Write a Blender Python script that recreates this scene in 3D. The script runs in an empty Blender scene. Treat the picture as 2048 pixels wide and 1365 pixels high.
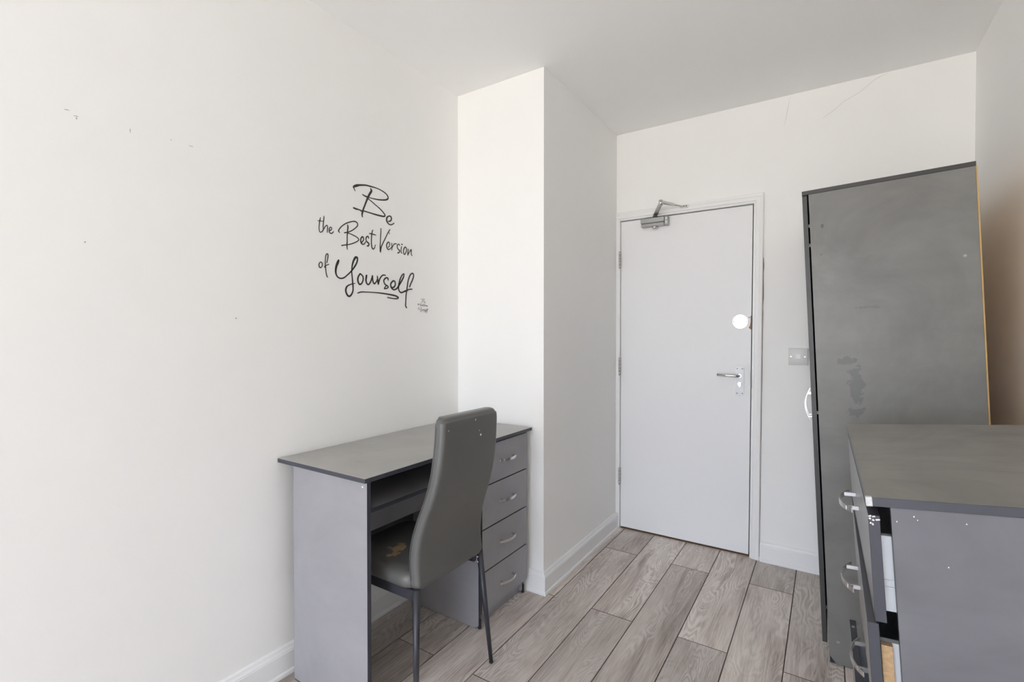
import bpy, bmesh, math, random
from mathutils import Vector, Matrix, Euler
random.seed(7)
sc = bpy.context.scene
COL = sc.collection
R = math.radians

# ------------------------------------------------------------------ camera
cam_data = bpy.data.cameras.new('camera')
cam_data.sensor_width = 36.0
cam_data.sensor_fit = 'HORIZONTAL'
cam_data.lens = 968.4774 / 2048 * 36.0
cam_data.clip_start = 0.05
cam = bpy.data.objects.new('camera', cam_data)
COL.objects.link(cam)
cam.location = (1.6825, 0.0, 1.2562)
cam.rotation_euler = (R(90 - 0.6941), R(0.0), R(33.068))
sc.camera = cam

# ------------------------------------------------------------------ sky, daylight, exposure
sc.view_settings.view_transform = 'Standard'
sc.view_settings.look = 'None'
sc.view_settings.gamma = 1.0
sc.view_settings.use_curve_mapping = False
sc.view_settings.exposure = 0.0
sc.cycles.diffuse_bounces = 10
sc.cycles.max_bounces = 18
sc.cycles.glossy_bounces = 4

XR, YB, YREAR, H = 2.241, 3.008, -4.60, 2.547     # right wall, back wall, rear wall, ceiling
XC, YC = 0.534, 2.045                             # boxed-in column in the far left corner
WX0, WX1, WZ0, WZ1 = 0.15, 2.10, 0.20, 2.42       # the window in the rear wall

world = bpy.data.worlds.new('overcast_sky')
sc.world = world
world.use_nodes = True
wt = world.node_tree
wt.nodes.clear()
w_out = wt.nodes.new('ShaderNodeOutputWorld')
w_bg = wt.nodes.new('ShaderNodeBackground')
w_tc = wt.nodes.new('ShaderNodeTexCoord')
w_sep = wt.nodes.new('ShaderNodeSeparateXYZ')
w_ramp = wt.nodes.new('ShaderNodeValToRGB')
w_map = wt.nodes.new('ShaderNodeMapRange')
w_map.inputs[1].default_value = -1.0
w_map.inputs[2].default_value = 1.0
wt.links.new(w_tc.outputs['Generated'], w_sep.inputs[0])
wt.links.new(w_sep.outputs[2], w_map.inputs[0])
wt.links.new(w_map.outputs[0], w_ramp.inputs[0])
e = w_ramp.color_ramp.elements
e[0].position = 0.0;  e[0].color = (1.10, 0.98, 0.80, 1)       # pale paving and gardens below
e[1].position = 1.0;  e[1].color = (1.52, 1.94, 2.80, 1)       # overcast sky, three times brighter overhead than at the horizon
m1 = e.new(0.44); m1.color = (0.90, 0.83, 0.71, 1)
m2 = e.new(0.52); m2.color = (0.70, 0.76, 0.88, 1)
m3 = e.new(0.70); m3.color = (1.10, 1.34, 1.82, 1)
wt.links.new(w_ramp.outputs[0], w_bg.inputs[0])
w_bg.inputs[1].default_value = 10.7
wt.links.new(w_bg.outputs[0], w_out.inputs[0])

# light portal: tells the renderer that the sky comes in through the window
pd = bpy.data.lights.new('window_daylight', 'AREA')
pd.shape = 'RECTANGLE'
pd.size = WX1 - WX0
pd.size_y = WZ1 - WZ0
pd.cycles.is_portal = True
po = bpy.data.objects.new('window_daylight', pd)
COL.objects.link(po)
po.location = ((WX0 + WX1) / 2, YREAR - 0.02, (WZ0 + WZ1) / 2)
po.rotation_euler = (R(90), 0, 0)

# ------------------------------------------------------------------ materials
def new_mat(name):
    m = bpy.data.materials.new(name)
    m.use_nodes = True
    return m, m.node_tree, m.node_tree.nodes['Principled BSDF']

def N(t, kind, **kw):
    n = t.nodes.new(kind)
    for k, v in kw.items():
        setattr(n, k, v)
    return n

def noise(t, vec, scale, detail=3, rough=0.5, dist=0.0):
    n = N(t, 'ShaderNodeTexNoise')
    n.inputs['Scale'].default_value = scale
    n.inputs['Detail'].default_value = detail
    n.inputs['Roughness'].default_value = rough
    n.inputs['Distortion'].default_value = dist
    if vec is not None:
        t.links.new(vec, n.inputs['Vector'])
    return n.outputs['Fac']

def mapping(t, vec, scale=(1, 1, 1), loc=(0, 0, 0), rot=(0, 0, 0)):
    n = N(t, 'ShaderNodeMapping')
    n.inputs['Scale'].default_value = scale
    n.inputs['Location'].default_value = loc
    n.inputs['Rotation'].default_value = rot
    t.links.new(vec, n.inputs['Vector'])
    return n.outputs[0]

def ramp(t, fac, stops):
    n = N(t, 'ShaderNodeValToRGB')
    el = n.color_ramp.elements
    while len(el) < len(stops):
        el.new(0.5)
    for i, (p, c) in enumerate(stops):
        el[i].position = p
        el[i].color = (c, c, c, 1) if isinstance(c, (int, float)) else (c[0], c[1], c[2], 1)
    t.links.new(fac, n.inputs[0])
    return n.outputs[0]

def math_(t, op, a, b=None, clamp=False):
    n = N(t, 'ShaderNodeMath', operation=op, use_clamp=clamp)
    for i, v in enumerate((a, b)):
        if v is None:
            continue
        if isinstance(v, (int, float)):
            n.inputs[i].default_value = v
        else:
            t.links.new(v, n.inputs[i])
    return n.outputs[0]

def mix(t, fac, a, b, mode='MIX'):
    n = N(t, 'ShaderNodeMix', data_type='RGBA', blend_type=mode)
    if isinstance(fac, (int, float)):
        n.inputs[0].default_value = fac
    else:
        t.links.new(fac, n.inputs[0])
    for i, v in ((6, a), (7, b)):
        if isinstance(v, tuple):
            n.inputs[i].default_value = (v[0], v[1], v[2], 1)
        else:
            t.links.new(v, n.inputs[i])
    return n.outputs[2]

def bump(t, p, height, strength, dist=0.002):
    b = N(t, 'ShaderNodeBump')
    b.inputs['Strength'].default_value = strength
    b.inputs['Distance'].default_value = dist
    t.links.new(height, b.inputs['Height'])
    t.links.new(b.outputs[0], p.inputs['Normal'])

def objc(t):
    return N(t, 'ShaderNodeTexCoord').outputs['Object']

def posn(t):
    return N(t, 'ShaderNodeNewGeometry').outputs['Position']

def paint_mat(name, col, rough=0.6, bumpy=0.25, blotch=0.02):
    m, t, p = new_mat(name)
    v = posn(t)
    f = noise(t, v, 2.2, 4, 0.6)
    c = mix(t, f, tuple(x * (1 - blotch) for x in col), tuple(min(1, x * (1 + blotch)) for x in col))
    t.links.new(c, p.inputs['Base Color'])
    p.inputs['Roughness'].default_value = rough
    p.inputs['Specular IOR Level'].default_value = 0.3
    bump(t, p, noise(t, v, 160, 3, 0.6), bumpy, 0.0006)
    return m

M_WALL = paint_mat('wall_paint', (0.92, 0.916, 0.896), 0.7)
M_CEIL = paint_mat('ceiling_paint', (0.92, 0.92, 0.91), 0.85)
M_TRIM = paint_mat('gloss_trim_paint', (0.88, 0.88, 0.87), 0.28, 0.12)
M_DOOR = paint_mat('door_paint', (0.86, 0.862, 0.865), 0.35, 0.10)

def plain(name, col, rough=0.5, metal=0.0, spec=0.5, var=0.08, scale=30, bumpy=0.0):
    m, t, p = new_mat(name)
    f = noise(t, objc(t), scale, 3)
    c = mix(t, f, tuple(x * (1 - var) for x in col), tuple(min(1, x * (1 + var)) for x in col))
    t.links.new(c, p.inputs['Base Color'])
    p.inputs['Roughness'].default_value = rough
    p.inputs['Metallic'].default_value = metal
    p.inputs['Specular IOR Level'].default_value = spec
    if bumpy:
        bump(t, p, noise(t, objc(t), scale * 6, 3), bumpy, 0.001)
    return m

M_CHROME = plain('polished_chrome', (0.70, 0.70, 0.705), 0.22, 1.0, var=0.02)
M_MIRROR = plain('mirror_polished_plate', (0.93, 0.93, 0.94), 0.12, 1.0, var=0.0)
M_PLATE = plain('brushed_lock_plate', (0.50, 0.50, 0.51), 0.34, 0.25, var=0.05)
M_SATIN = plain('satin_steel', (0.62, 0.61, 0.58), 0.33, 1.0, var=0.04)
M_SILVER = plain('silver_paint', (0.40, 0.40, 0.39), 0.38, 0.6, var=0.05)
M_DARKMETAL = plain('dark_steel', (0.10, 0.10, 0.10), 0.4, 0.7)
M_BLACK = plain('black_void', (0.012, 0.012, 0.014), 0.8)
M_VINYL = plain('black_vinyl', (0.028, 0.026, 0.026), 0.5)
M_VINYL_FAINT = plain('worn_black_vinyl', (0.20, 0.20, 0.19), 0.6)
M_WHITE_PLASTIC = plain('white_plastic', (0.68, 0.68, 0.655), 0.3, var=0.01)
M_BRIGHT = plain('bright_white_rocker', (0.92, 0.92, 0.92), 0.3, var=0.0)
M_WHITE_BOX = plain('white_drawer_side', (0.80, 0.82, 0.84), 0.35, var=0.02)
M_LEGS = plain('dark_powder_coat', (0.036, 0.037, 0.046), 0.38, 0.0, 0.5)
M_PLINTH = plain('black_plastic_foot', (0.02, 0.02, 0.024), 0.45)
M_WOODRAW = plain('exposed_wood', (0.30, 0.19, 0.12), 0.7, var=0.3, scale=60)
M_SCUFF = plain('scuffed_plaster', (0.45, 0.44, 0.42), 0.8)
M_FLECK = plain('white_fleck', (0.85, 0.85, 0.85), 0.4)
M_CRACK = plain('hairline_crack', (0.50, 0.49, 0.47), 0.9)
M_HARDBOARD = plain('brown_hardboard', (0.60, 0.385, 0.15), 0.75, var=0.10, scale=12, bumpy=0.1)
M_CHIP = plain('raw_chipboard', (0.46, 0.31, 0.17), 0.9, var=0.35, scale=160, bumpy=0.6)
M_PEEL = plain('peeled_backing_cloth', (0.36, 0.26, 0.15), 0.9, var=0.15, scale=50)
M_FOIL = plain('torn_edging_foil', (0.60, 0.61, 0.60), 0.35, var=0.35, scale=220, bumpy=0.4)
M_GAP_SHADE = plain('shadow_gap', (0.02, 0.02, 0.02), 0.9)

def laminate(name, col, rough=0.40, dusty=0.25, stain=None, specks=True):
    m, t, p = new_mat(name)
    v = objc(t)
    f = noise(t, v, 3.0, 5, 0.65, 0.6)
    f2 = noise(t, mapping(t, v, (2, 9, 9)), 1.2, 4, 0.6)
    ff = math_(t, 'MULTIPLY_ADD', f2, 0.35)
    ff.node.inputs[2].default_value = 0.0
    tot = math_(t, 'ADD', f, ff)
    r = ramp(t, tot, [(0.42, 0.0), (0.85, 1.0)])
    c = mix(t, r, tuple(x * (1 - dusty) for x in col), tuple(min(1, x * (1 + dusty)) for x in col))
    for s in (stain or []):
        (lx, ly, lz), (sx, sy, sz), colr, amt = s
        # a spot with a ragged outline at a fixed place on the board
        mv = N(t, 'ShaderNodeMapping', vector_type='TEXTURE')
        mv.inputs['Location'].default_value = (lx, ly, lz)
        mv.inputs['Scale'].default_value = (sx, sy, sz)
        t.links.new(v, mv.inputs['Vector'])
        ln = N(t, 'ShaderNodeVectorMath', operation='LENGTH')
        t.links.new(mv.outputs[0], ln.inputs[0])
        rag = noise(t, v, 38, 4, 0.65)
        d = math_(t, 'ADD', ln.outputs['Value'], math_(t, 'MULTIPLY', math_(t, 'SUBTRACT', rag, 0.5), 3.2))
        mk = ramp(t, d, [(0.80, 1.0), (0.98, 0.0)])
        c = mix(t, math_(t, 'MULTIPLY', mk, amt), c, colr)
    if specks:
        vo = N(t, 'ShaderNodeTexVoronoi')
        vo.inputs['Scale'].default_value = 16
        t.links.new(v, vo.inputs['Vector'])
        sp = ramp(t, vo.outputs['Distance'], [(0.018, 1.0), (0.03, 0.0)])
        sel = ramp(t, noise(t, v, 5, 2), [(0.56, 0.0), (0.60, 0.65)])
        c = mix(t, math_(t, 'MULTIPLY', sp, sel), c, (0.6, 0.6, 0.6))
    t.links.new(c, p.inputs['Base Color'])
    rr = ramp(t, f, [(0.3, rough + 0.035), (0.7, rough - 0.025)])
    t.links.new(rr, p.inputs['Roughness'])
    p.inputs['Specular IOR Level'].default_value = 0.5
    bump(t, p, noise(t, v, 350, 2), 0.08, 0.0004)
    return m

GREY = (0.185, 0.185, 0.190)
M_LAM = laminate('grey_laminate', GREY)
M_LAM_SHADE = laminate('shade_dark_laminate', (0.045, 0.045, 0.050), 0.5, 0.15, specks=False)  # near-black so that the colour carries the shade below the desk
M_LAM_DTOP_LIT = laminate('grey_laminate_desk_top_lit', (0.37, 0.363, 0.345), 0.34, 0.10, specks=False)  # lighter copy of the desk laminate, light on the top put into its colour
M_LAM_FRONT = laminate('grey_laminate_fronts', (0.205, 0.204, 0.203), 0.29, 0.07, specks=False)
M_LAM_SIDE_SHADED = laminate('grey_laminate_chest_side_shaded', (0.135, 0.134, 0.148), 0.45, 0.18)  # same finish as the other units, darkened in colour as the less lit side
M_LAM_DESK = laminate('grey_laminate_desk', (0.31, 0.305, 0.32), 0.38, 0.08, specks=False)
M_LAM_TOP_LIT = laminate('grey_laminate_dusty_lit', (0.235, 0.225, 0.205), 0.40, 0.28)  # dusty top, lightened further: light from above painted into the colour
M_LAM_WARD = laminate('grey_laminate_stained', (0.185, 0.180, 0.168), 0.40, 0.20, stain=[
    ((0.123, 0.0, 1.065), (0.022, 1.0, 0.085), (0.105, 0.112, 0.106), 0.60),
    ((0.100, 0.0, 1.155), (0.034, 1.0, 0.018), (0.105, 0.112, 0.106), 0.55),
    ((0.118, 0.0, 0.965), (0.026, 1.0, 0.018), (0.105, 0.112, 0.106), 0.55),
    ((0.165, 0.0, 1.352), (0.050, 1.0, 0.007), (0.12, 0.12, 0.12), 0.5),
    ((0.040, 0.0, 1.672), (0.006, 1.0, 0.010), (0.06, 0.06, 0.06), 0.6),
    ((0.032, 0.0, 1.565), (0.005, 1.0, 0.008), (0.06, 0.06, 0.06), 0.5),
    ((0.440, 0.0, 1.505), (0.005, 1.0, 0.005), (0.42, 0.42, 0.41), 0.8),
    ((0.030, 0.0, 0.085), (0.006, 1.0, 0.006), (0.36, 0.38, 0.40), 0.7)])
M_EDGE = plain('edging_band', (0.050, 0.052, 0.066), 0.36, var=0.10, scale=40)
M_EDGE_W = plain('edging_band_warm', (0.046, 0.044, 0.041), 0.40, var=0.10, scale=40)

def leather():
    m, t, p = new_mat('grey_faux_leather')
    v = objc(t)
    f = noise(t, v, 4, 4, 0.6)
    c = mix(t, f, (0.092, 0.092, 0.088), (0.128, 0.127, 0.119))
    t.links.new(c, p.inputs['Base Color'])
    p.inputs['Roughness'].default_value = 0.42
    p.inputs['Coat Weight'].default_value = 0.25
    p.inputs['Coat Roughness'].default_value = 0.3
    p.inputs['Specular IOR Level'].default_value = 0.5
    vo = N(t, 'ShaderNodeTexVoronoi')
    vo.inputs['Scale'].default_value = 420
    t.links.new(v, vo.inputs['Vector'])
    bump(t, p, vo.outputs['Distance'], 0.10, 0.0006)
    return m
M_LEATHER = leather()

PLANK_DEEP, PLANK_DARK, PLANK_MID, PLANK_PALE = (0.24, 0.19, 0.16), (0.37, 0.30, 0.26), (0.67, 0.59, 0.53), (0.92, 0.87, 0.82)
def plank_mat():
    m, t, p = new_mat('limed_oak_laminate')
    g = N(t, 'ShaderNodeNewGeometry').outputs['Position']
    oi = N(t, 'ShaderNodeObjectInfo').outputs['Random']
    comb = N(t, 'ShaderNodeCombineXYZ')
    t.links.new(math_(t, 'MULTIPLY', oi, 37.0), comb.inputs[0])
    t.links.new(math_(t, 'MULTIPLY', oi, 91.0), comb.inputs[1])
    add = N(t, 'ShaderNodeVectorMath', operation='ADD')
    t.links.new(g, add.inputs[0])
    t.links.new(comb.outputs[0], add.inputs[1])
    v = add.outputs[0]
    # cathedral figure: contour lines of a slow, lengthwise-stretched noise
    base = noise(t, mapping(t, v, (7.5, 1.9, 1)), 1.0, 2.6, 0.42, 0.5)
    jit = noise(t, mapping(t, v, (60, 14, 1)), 1.0, 3, 0.6)
    ph = math_(t, 'ADD', math_(t, 'MULTIPLY', base, 175.0), math_(t, 'MULTIPLY', jit, 1.8))
    fig = math_(t, 'MULTIPLY_ADD', math_(t, 'SINE', ph), 0.5)
    fig.node.inputs[2].default_value = 0.5
    fig = ramp(t, fig, [(0.25, 0.0), (0.80, 1.0)])
    where = ramp(t, noise(t, mapping(t, v, (6.5, 1.5, 1), (3, 5, 0)), 1.0, 2), [(0.44, 0.05), (0.60, 1.0)])
    # fine straight pores
    pores = noise(t, mapping(t, v, (190, 6.5, 1)), 1.0, 4, 0.7)
    pores = ramp(t, pores, [(0.40, 0.0), (0.62, 1.0)])
    slow = noise(t, mapping(t, v, (9, 1.3, 1), (9, 2, 0)), 1.0, 5, 0.62, 0.5)
    slow = ramp(t, slow, [(0.34, 0.0), (0.64, 1.0)])
    dark, mid, pale = PLANK_DARK, PLANK_MID, PLANK_PALE
    c = mix(t, slow, dark, mid)
    c = mix(t, math_(t, 'MULTIPLY', pores, 0.46), c, pale)
    c = mix(t, math_(t, 'MULTIPLY', math_(t, 'MULTIPLY', fig, where), 0.55), c, pale)
    # dark heartwood streaks and knots
    st = noise(t, mapping(t, v, (11, 1.1, 1), (1, 7, 0)), 1.0, 3, 0.55, 0.8)
    st = ramp(t, st, [(0.56, 0.0), (0.70, 0.60)])
    c = mix(t, st, c, PLANK_DEEP)
    kv = N(t, 'ShaderNodeTexVoronoi')
    kv.inputs['Scale'].default_value = 1.0
    t.links.new(mapping(t, v, (4.2, 1.35, 0.01)), kv.inputs['Vector'])
    kd = math_(t, 'ADD', kv.outputs['Distance'], math_(t, 'MULTIPLY', jit, 0.10))
    kn = ramp(t, kd, [(0.07, 0.65), (0.20, 0.0)])
    c = mix(t, kn, c, PLANK_DEEP)
    tone = ramp(t, oi, [(0.0, 0.80), (0.5, 0.97), (1.0, 1.10)])
    c = mix(t, 1.0, c, tone, 'MULTIPLY')
    t.links.new(c, p.inputs['Base Color'])
    p.inputs['Roughness'].default_value = 0.52
    p.inputs['Specular IOR Level'].default_value = 0.35
    bump(t, p, pores, 0.10, 0.0006)
    return m
M_PLANK = plank_mat()
M_SUBFLOOR = plain('dark_joint', (0.07, 0.055, 0.05), 0.9)

# ------------------------------------------------------------------ builders
def link(name, bm, mats, parent=None, smooth=False, angle=None):
    me = bpy.data.meshes.new(name)
    bm.normal_update()
    bm.to_mesh(me)
    bm.free()
    if not isinstance(mats, (list, tuple)):
        mats = [mats]
    for m in mats:
        me.materials.append(m)
    if smooth:
        for f in me.polygons:
            f.use_smooth = True
        if angle:
            me.set_sharp_from_angle(angle=R(angle))
    o = bpy.data.objects.new(name, me)
    COL.objects.link(o)
    if parent:
        o.parent = parent
    return o

def box(bm, lo, hi, bev=0.0, seg=1, mat=0, m4=None):
    b = bmesh.new()
    bmesh.ops.create_cube(b, size=1.0)
    for v in b.verts:
        v.co = Vector([lo[i] + (v.co[i] + 0.5) * (hi[i] - lo[i]) for i in range(3)])
    if bev:
        bmesh.ops.bevel(b, geom=b.edges[:], offset=bev, segments=seg, affect='EDGES', profile=0.5)
    append(bm, b, m4, mat)

def append(bm, b, m4=None, mat=None):
    b.normal_update()
    vm = {}
    for v in b.verts:
        vm[v] = bm.verts.new(m4 @ v.co if m4 else v.co)
    for f in b.faces:
        try:
            nf = bm.faces.new([vm[v] for v in f.verts])
            nf.material_index = f.material_index if mat is None else mat
            nf.smooth = f.smooth
        except ValueError:
            pass
    b.free()

def board(name, lo, hi, parent, face=None, edge=None, bev=0.0006):
    """A sheet of laminated board: broad faces in the laminate, narrow faces in the edging band."""
    bm = bmesh.new()
    box(bm, lo, hi, bev)
    d = [hi[i] - lo[i] for i in range(3)]
    thin = d.index(min(d))
    bm.normal_update()
    for f in bm.faces:
        f.material_index = 0 if abs(f.normal[thin]) > 0.9 else 1
    return link(name, bm, [face or M_LAM, edge or M_EDGE], parent)

def cyl(bm, a, b, r0, r1=None, seg=20, mat=0, cap=True):
    a, b = Vector(a), Vector(b)
    r1 = r0 if r1 is None else r1
    z = (b - a).normalized()
    x = z.orthogonal().normalized()
    y = z.cross(x)
    ra, rb = [], []
    for i in range(seg):
        t = 2 * math.pi * i / seg
        d = x * math.cos(t) + y * math.sin(t)
        ra.append(bm.verts.new(a + d * r0))
        rb.append(bm.verts.new(b + d * r1))
    for i in range(seg):
        j = (i + 1) % seg
        f = bm.faces.new((ra[i], ra[j], rb[j], rb[i]))
        f.material_index = mat
        f.smooth = True
    if cap:
        bm.faces.new(ra[::-1]).material_index = mat
        bm.faces.new(rb).material_index = mat

def tube(bm, pts, r, seg=8, mat=0):
    pts = [Vector(p) for p in pts]
    rings = []
    n = len(pts)
    up = None
    for i, p in enumerate(pts):
        d = (pts[min(i + 1, n - 1)] - pts[max(i - 1, 0)]).normalized()
        if up is None:
            up = d.orthogonal().normalized()
        up = (up - d * up.dot(d)).normalized()
        s = d.cross(up)
        rr = r[i] if isinstance(r, (list, tuple)) else r
        rings.append([bm.verts.new(p + (up * math.cos(2 * math.pi * k / seg) + s * math.sin(2 * math.pi * k / seg)) * rr) for k in range(seg)])
    for a, b in zip(rings, rings[1:]):
        for k in range(seg):
            f = bm.faces.new((a[k], a[(k + 1) % seg], b[(k + 1) % seg], b[k]))
            f.smooth = True
            f.material_index = mat
    bm.faces.new(rings[0][::-1])
    bm.faces.new(rings[-1])

def loft(bm, rings, cap=True, smooth=True, mat=0):
    vr = [[bm.verts.new(p) for p in ring] for ring in rings]
    for a, b in zip(vr, vr[1:]):
        n = len(a)
        for k in range(n):
            f = bm.faces.new((a[k], a[(k + 1) % n], b[(k + 1) % n], b[k]))
            f.smooth = smooth
            f.material_index = mat
    if cap:
        bm.faces.new(vr[0][::-1]).smooth = smooth
        bm.faces.new(vr[-1]).smooth = smooth

def prism(bm, outline, axis, a, b, mat=0):
    """Extrude a 2-D outline along an axis from a to b."""
    def P(u, v, w):
        return {'x': (w, u, v), 'y': (u, w, v), 'z': (u, v, w)}[axis]
    ra = [bm.verts.new(P(u, v, a)) for u, v in outline]
    rb = [bm.verts.new(P(u, v, b)) for u, v in outline]
    n = len(outline)
    for k in range(n):
        bm.faces.new((ra[k], ra[(k + 1) % n], rb[(k + 1) % n], rb[k])).material_index = mat
    bm.faces.new(ra[::-1]).material_index = mat
    bm.faces.new(rb).material_index = mat
    bmesh.ops.recalc_face_normals(bm, faces=bm.faces[:])

def disc(bm, c, n, r, h, seg=28, mat=0):
    c, n = Vector(c), Vector(n).normalized()
    cyl(bm, c, c + n * h, r, r * 0.94, seg, mat)

def flake(bm, c, ax1, ax2, r, h, seed, n=9):
    """A small irregular chip lying on a surface."""
    rn = random.Random(seed)
    c, ax1, ax2 = Vector(c), Vector(ax1), Vector(ax2)
    nn = ax1.cross(ax2).normalized()
    pts = []
    for k in range(n):
        t = 2 * math.pi * k / n
        q = rn.uniform(0.55, 1.15)
        pts.append(c + ax1 * math.cos(t) * q * r[0] + ax2 * math.sin(t) * q * r[1])
    a = [bm.verts.new(p) for p in pts]
    b = [bm.verts.new(p + nn * h) for p in pts]
    for k in range(n):
        bm.faces.new((a[k], a[(k + 1) % n], b[(k + 1) % n], b[k]))
    bm.faces.new(a[::-1])
    bm.faces.new(b)

def props(o, label=None, cat=None, group=None, kind=None):
    if label: o['label'] = label
    if cat: o['category'] = cat
    if group: o['group'] = group
    if kind: o['kind'] = kind
    return o

def empty(name, loc=(0, 0, 0), rot=(0, 0, 0)):
    o = bpy.data.objects.new(name, None)
    COL.objects.link(o)
    o.location = loc
    o.rotation_euler = rot
    o.empty_display_size = 0.1
    return o

def catmull(pts, sub=6):
    out = []
    n = len(pts)
    for i in range(n - 1):
        p0, p1, p2, p3 = pts[max(i - 1, 0)], pts[i], pts[i + 1], pts[min(i + 2, n - 1)]
        for s in range(sub):
            t = s / sub
            out.append(tuple(0.5 * ((2 * b) + (-a + c) * t + (2 * a - 5 * b + 4 * c - d) * t * t + (-a + 3 * b - 3 * c + d) * t ** 3)
                             for a, b, c, d in zip(p0, p1, p2, p3)))
    out.append(tuple(pts[-1]))
    return out

# ------------------------------------------------------------------ room shell
def struct(name, bm, mat, smooth=False):
    return props(link(name, bm, mat, smooth=smooth), kind='structure')

floor_bm = bmesh.new()
box(floor_bm, (-0.1, YREAR - 0.1, -0.12), (XR + 0.1, YB + 0.25, -0.010))
floor = struct('floor', floor_bm, M_SUBFLOOR)

# laminate planks, 192 mm wide, joints staggered by half a length
X_LINES = [0.205 + 0.1925 * k for k in range(-1, 11)]
PW, PL = 0.1925, 1.281
for k in range(-2, 11):
    x0 = 0.205 + PW * k
    x1 = x0 + PW
    x0c, x1c = max(x0, 0.002), min(x1, XR - 0.002)
    if x1c - x0c < 0.01:
        continue
    y_joint = 1.411 if k % 2 == 0 else 2.052
    j = y_joint - 4 * PL
    while j < YB:
        a, b = max(j, YREAR), min(j + PL, YB + 0.2)
        j += PL
        if b - a < 0.02:
            continue
        bm = bmesh.new()
        g, c, z = 0.0008, 0.0012, -0.0012
        lo, hi = (x0c + g, a + g), (x1c - g, b - g)
        low = [bm.verts.new((x, y, -0.010)) for x, y in ((lo[0], lo[1]), (hi[0], lo[1]), (hi[0], hi[1]), (lo[0], hi[1]))]
        mid = [bm.verts.new((v.co.x, v.co.y, z)) for v in low]
        top = [bm.verts.new((x, y, 0.0)) for x, y in ((lo[0] + c, lo[1] + c), (hi[0] - c, lo[1] + c), (hi[0] - c, hi[1] - c), (lo[0] + c, hi[1] - c))]
        for r0, r1 in ((low, mid), (mid, top)):
            for q in range(4):
                f = bm.faces.new((r0[q], r0[(q + 1) % 4], r1[(q + 1) % 4], r1[q]))
                f.material_index = 1 if r0 is mid else 0
        bm.faces.new(top)
        bm.faces.new(low[::-1])
        link('plank', bm, [M_PLANK, M_SUBFLOOR], floor)

bm = bmesh.new(); box(bm, (-0.1, YREAR - 0.1, H), (XR + 0.1, YB + 0.25, H + 0.1)); struct('ceiling', bm, M_CEIL)
bm = bmesh.new(); box(bm, (-0.1, YREAR - 0.1, -0.1), (0, YB + 0.25, H)); wall_left = struct('wall_left', bm, M_WALL)
bm = bmesh.new(); box(bm, (XR, YREAR - 0.1, -0.1), (XR + 0.1, YB + 0.25, H)); wall_right = struct('wall_right', bm, M_WALL)
bm = bmesh.new(); box(bm, (0.0005, YC, -0.009), (XC, YB + 0.1, H - 0.0005), 0.0012, 2); struct('wall_column', bm, M_WALL)
# rear wall with the window opening
bm = bmesh.new()
box(bm, (0, YREAR - 0.1, 0), (WX0, YREAR, H)); box(bm, (WX1, YREAR - 0.1, 0), (XR, YREAR, H))
box(bm, (WX0, YREAR - 0.1, 0), (WX1, YREAR, WZ0)); box(bm, (WX0, YREAR - 0.1, WZ1), (WX1, YREAR, H))
struct('wall_rear', bm, M_WALL)
wn = props(empty('window_1', ((WX0 + WX1) / 2, YREAR - 0.05, WZ0)), kind='structure')
hw, hh = (WX1 - WX0) / 2, WZ1 - WZ0
bm = bmesh.new()
for lo, hi in (((-hw, -.03, 0), (-hw + .05, .03, hh)), ((hw - .05, -.03, 0), (hw, .03, hh)),
               ((-hw, -.03, 0), (hw, .03, .05)), ((-hw, -.03, hh - .05), (hw, .03, hh)), ((-.025, -.03, 0), (.025, .03, hh))):
    box(bm, lo, hi, 0.003)
link('window_frame', bm, M_TRIM, wn)
bm = bmesh.new(); box(bm, (-hw - .04, .05, -.03), (hw + .04, .17, 0.0), 0.004); link('window_sill', bm, M_TRIM, wn)

# back wall around the door opening
DX0, DX1B, DX1T, DZ = 0.562, 1.3155, 1.3285, 1.986      # leaf: left, right at foot, right at head, height
bm = bmesh.new()
box(bm, (XC, YB, DZ + 0.012), (XR, YB + 0.10, H))
box(bm, (DX1T + 0.012, YB, 0), (XR, YB + 0.10, DZ + 0.012))
box(bm, (XC, YB, 0), (DX0 - 0.008, YB + 0.10, DZ + 0.012))
wall_back = struct('wall_back', bm, M_WALL)

# small scuffs on the left wall, hairline cracks high on the back wall
for i, (y, z, ry, rz) in enumerate(((0.4347, 1.850, .006, .0015), (0.454, 1.8405, .007, .0012), (0.4545, 1.835, .0015, .004), (0.5732, 1.8437, .0015, .0075),
                                 (0.677, 1.8529, .003, .0012), (0.7324, 1.8512, .007, .001), (0.867, 1.3138, .003, .003), (0.4697, 1.5076, .003, .003))):
    bm = bmesh.new()
    flake(bm, (0.0, y, z), (0, 1, 0), (0, 0, 1), (ry, rz), 0.0004, i)
    link('scuff', bm, M_SCUFF, wall_left)
for pts in (((1.508, 2.545), (1.4967, 2.4816), (1.489, 2.43), (1.4777, 2.3821)),
            ((1.9252, 2.5411), (1.897, 2.535), (1.8653, 2.5211), (1.835, 2.497), (1.8095, 2.4781), (1.772, 2.462), (1.7405, 2.4475), (1.716, 2.425), (1.6935, 2.41), (1.672, 2.398), (1.6514, 2.3846))):
    bm = bmesh.new()
    tube(bm, [(x, YB, z) for x, z in pts], [0.0002] + [0.0007] * (len(pts) - 2) + [0.0002], 5)
    link('hairline_crack', bm, M_CRACK, wall_back)

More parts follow.
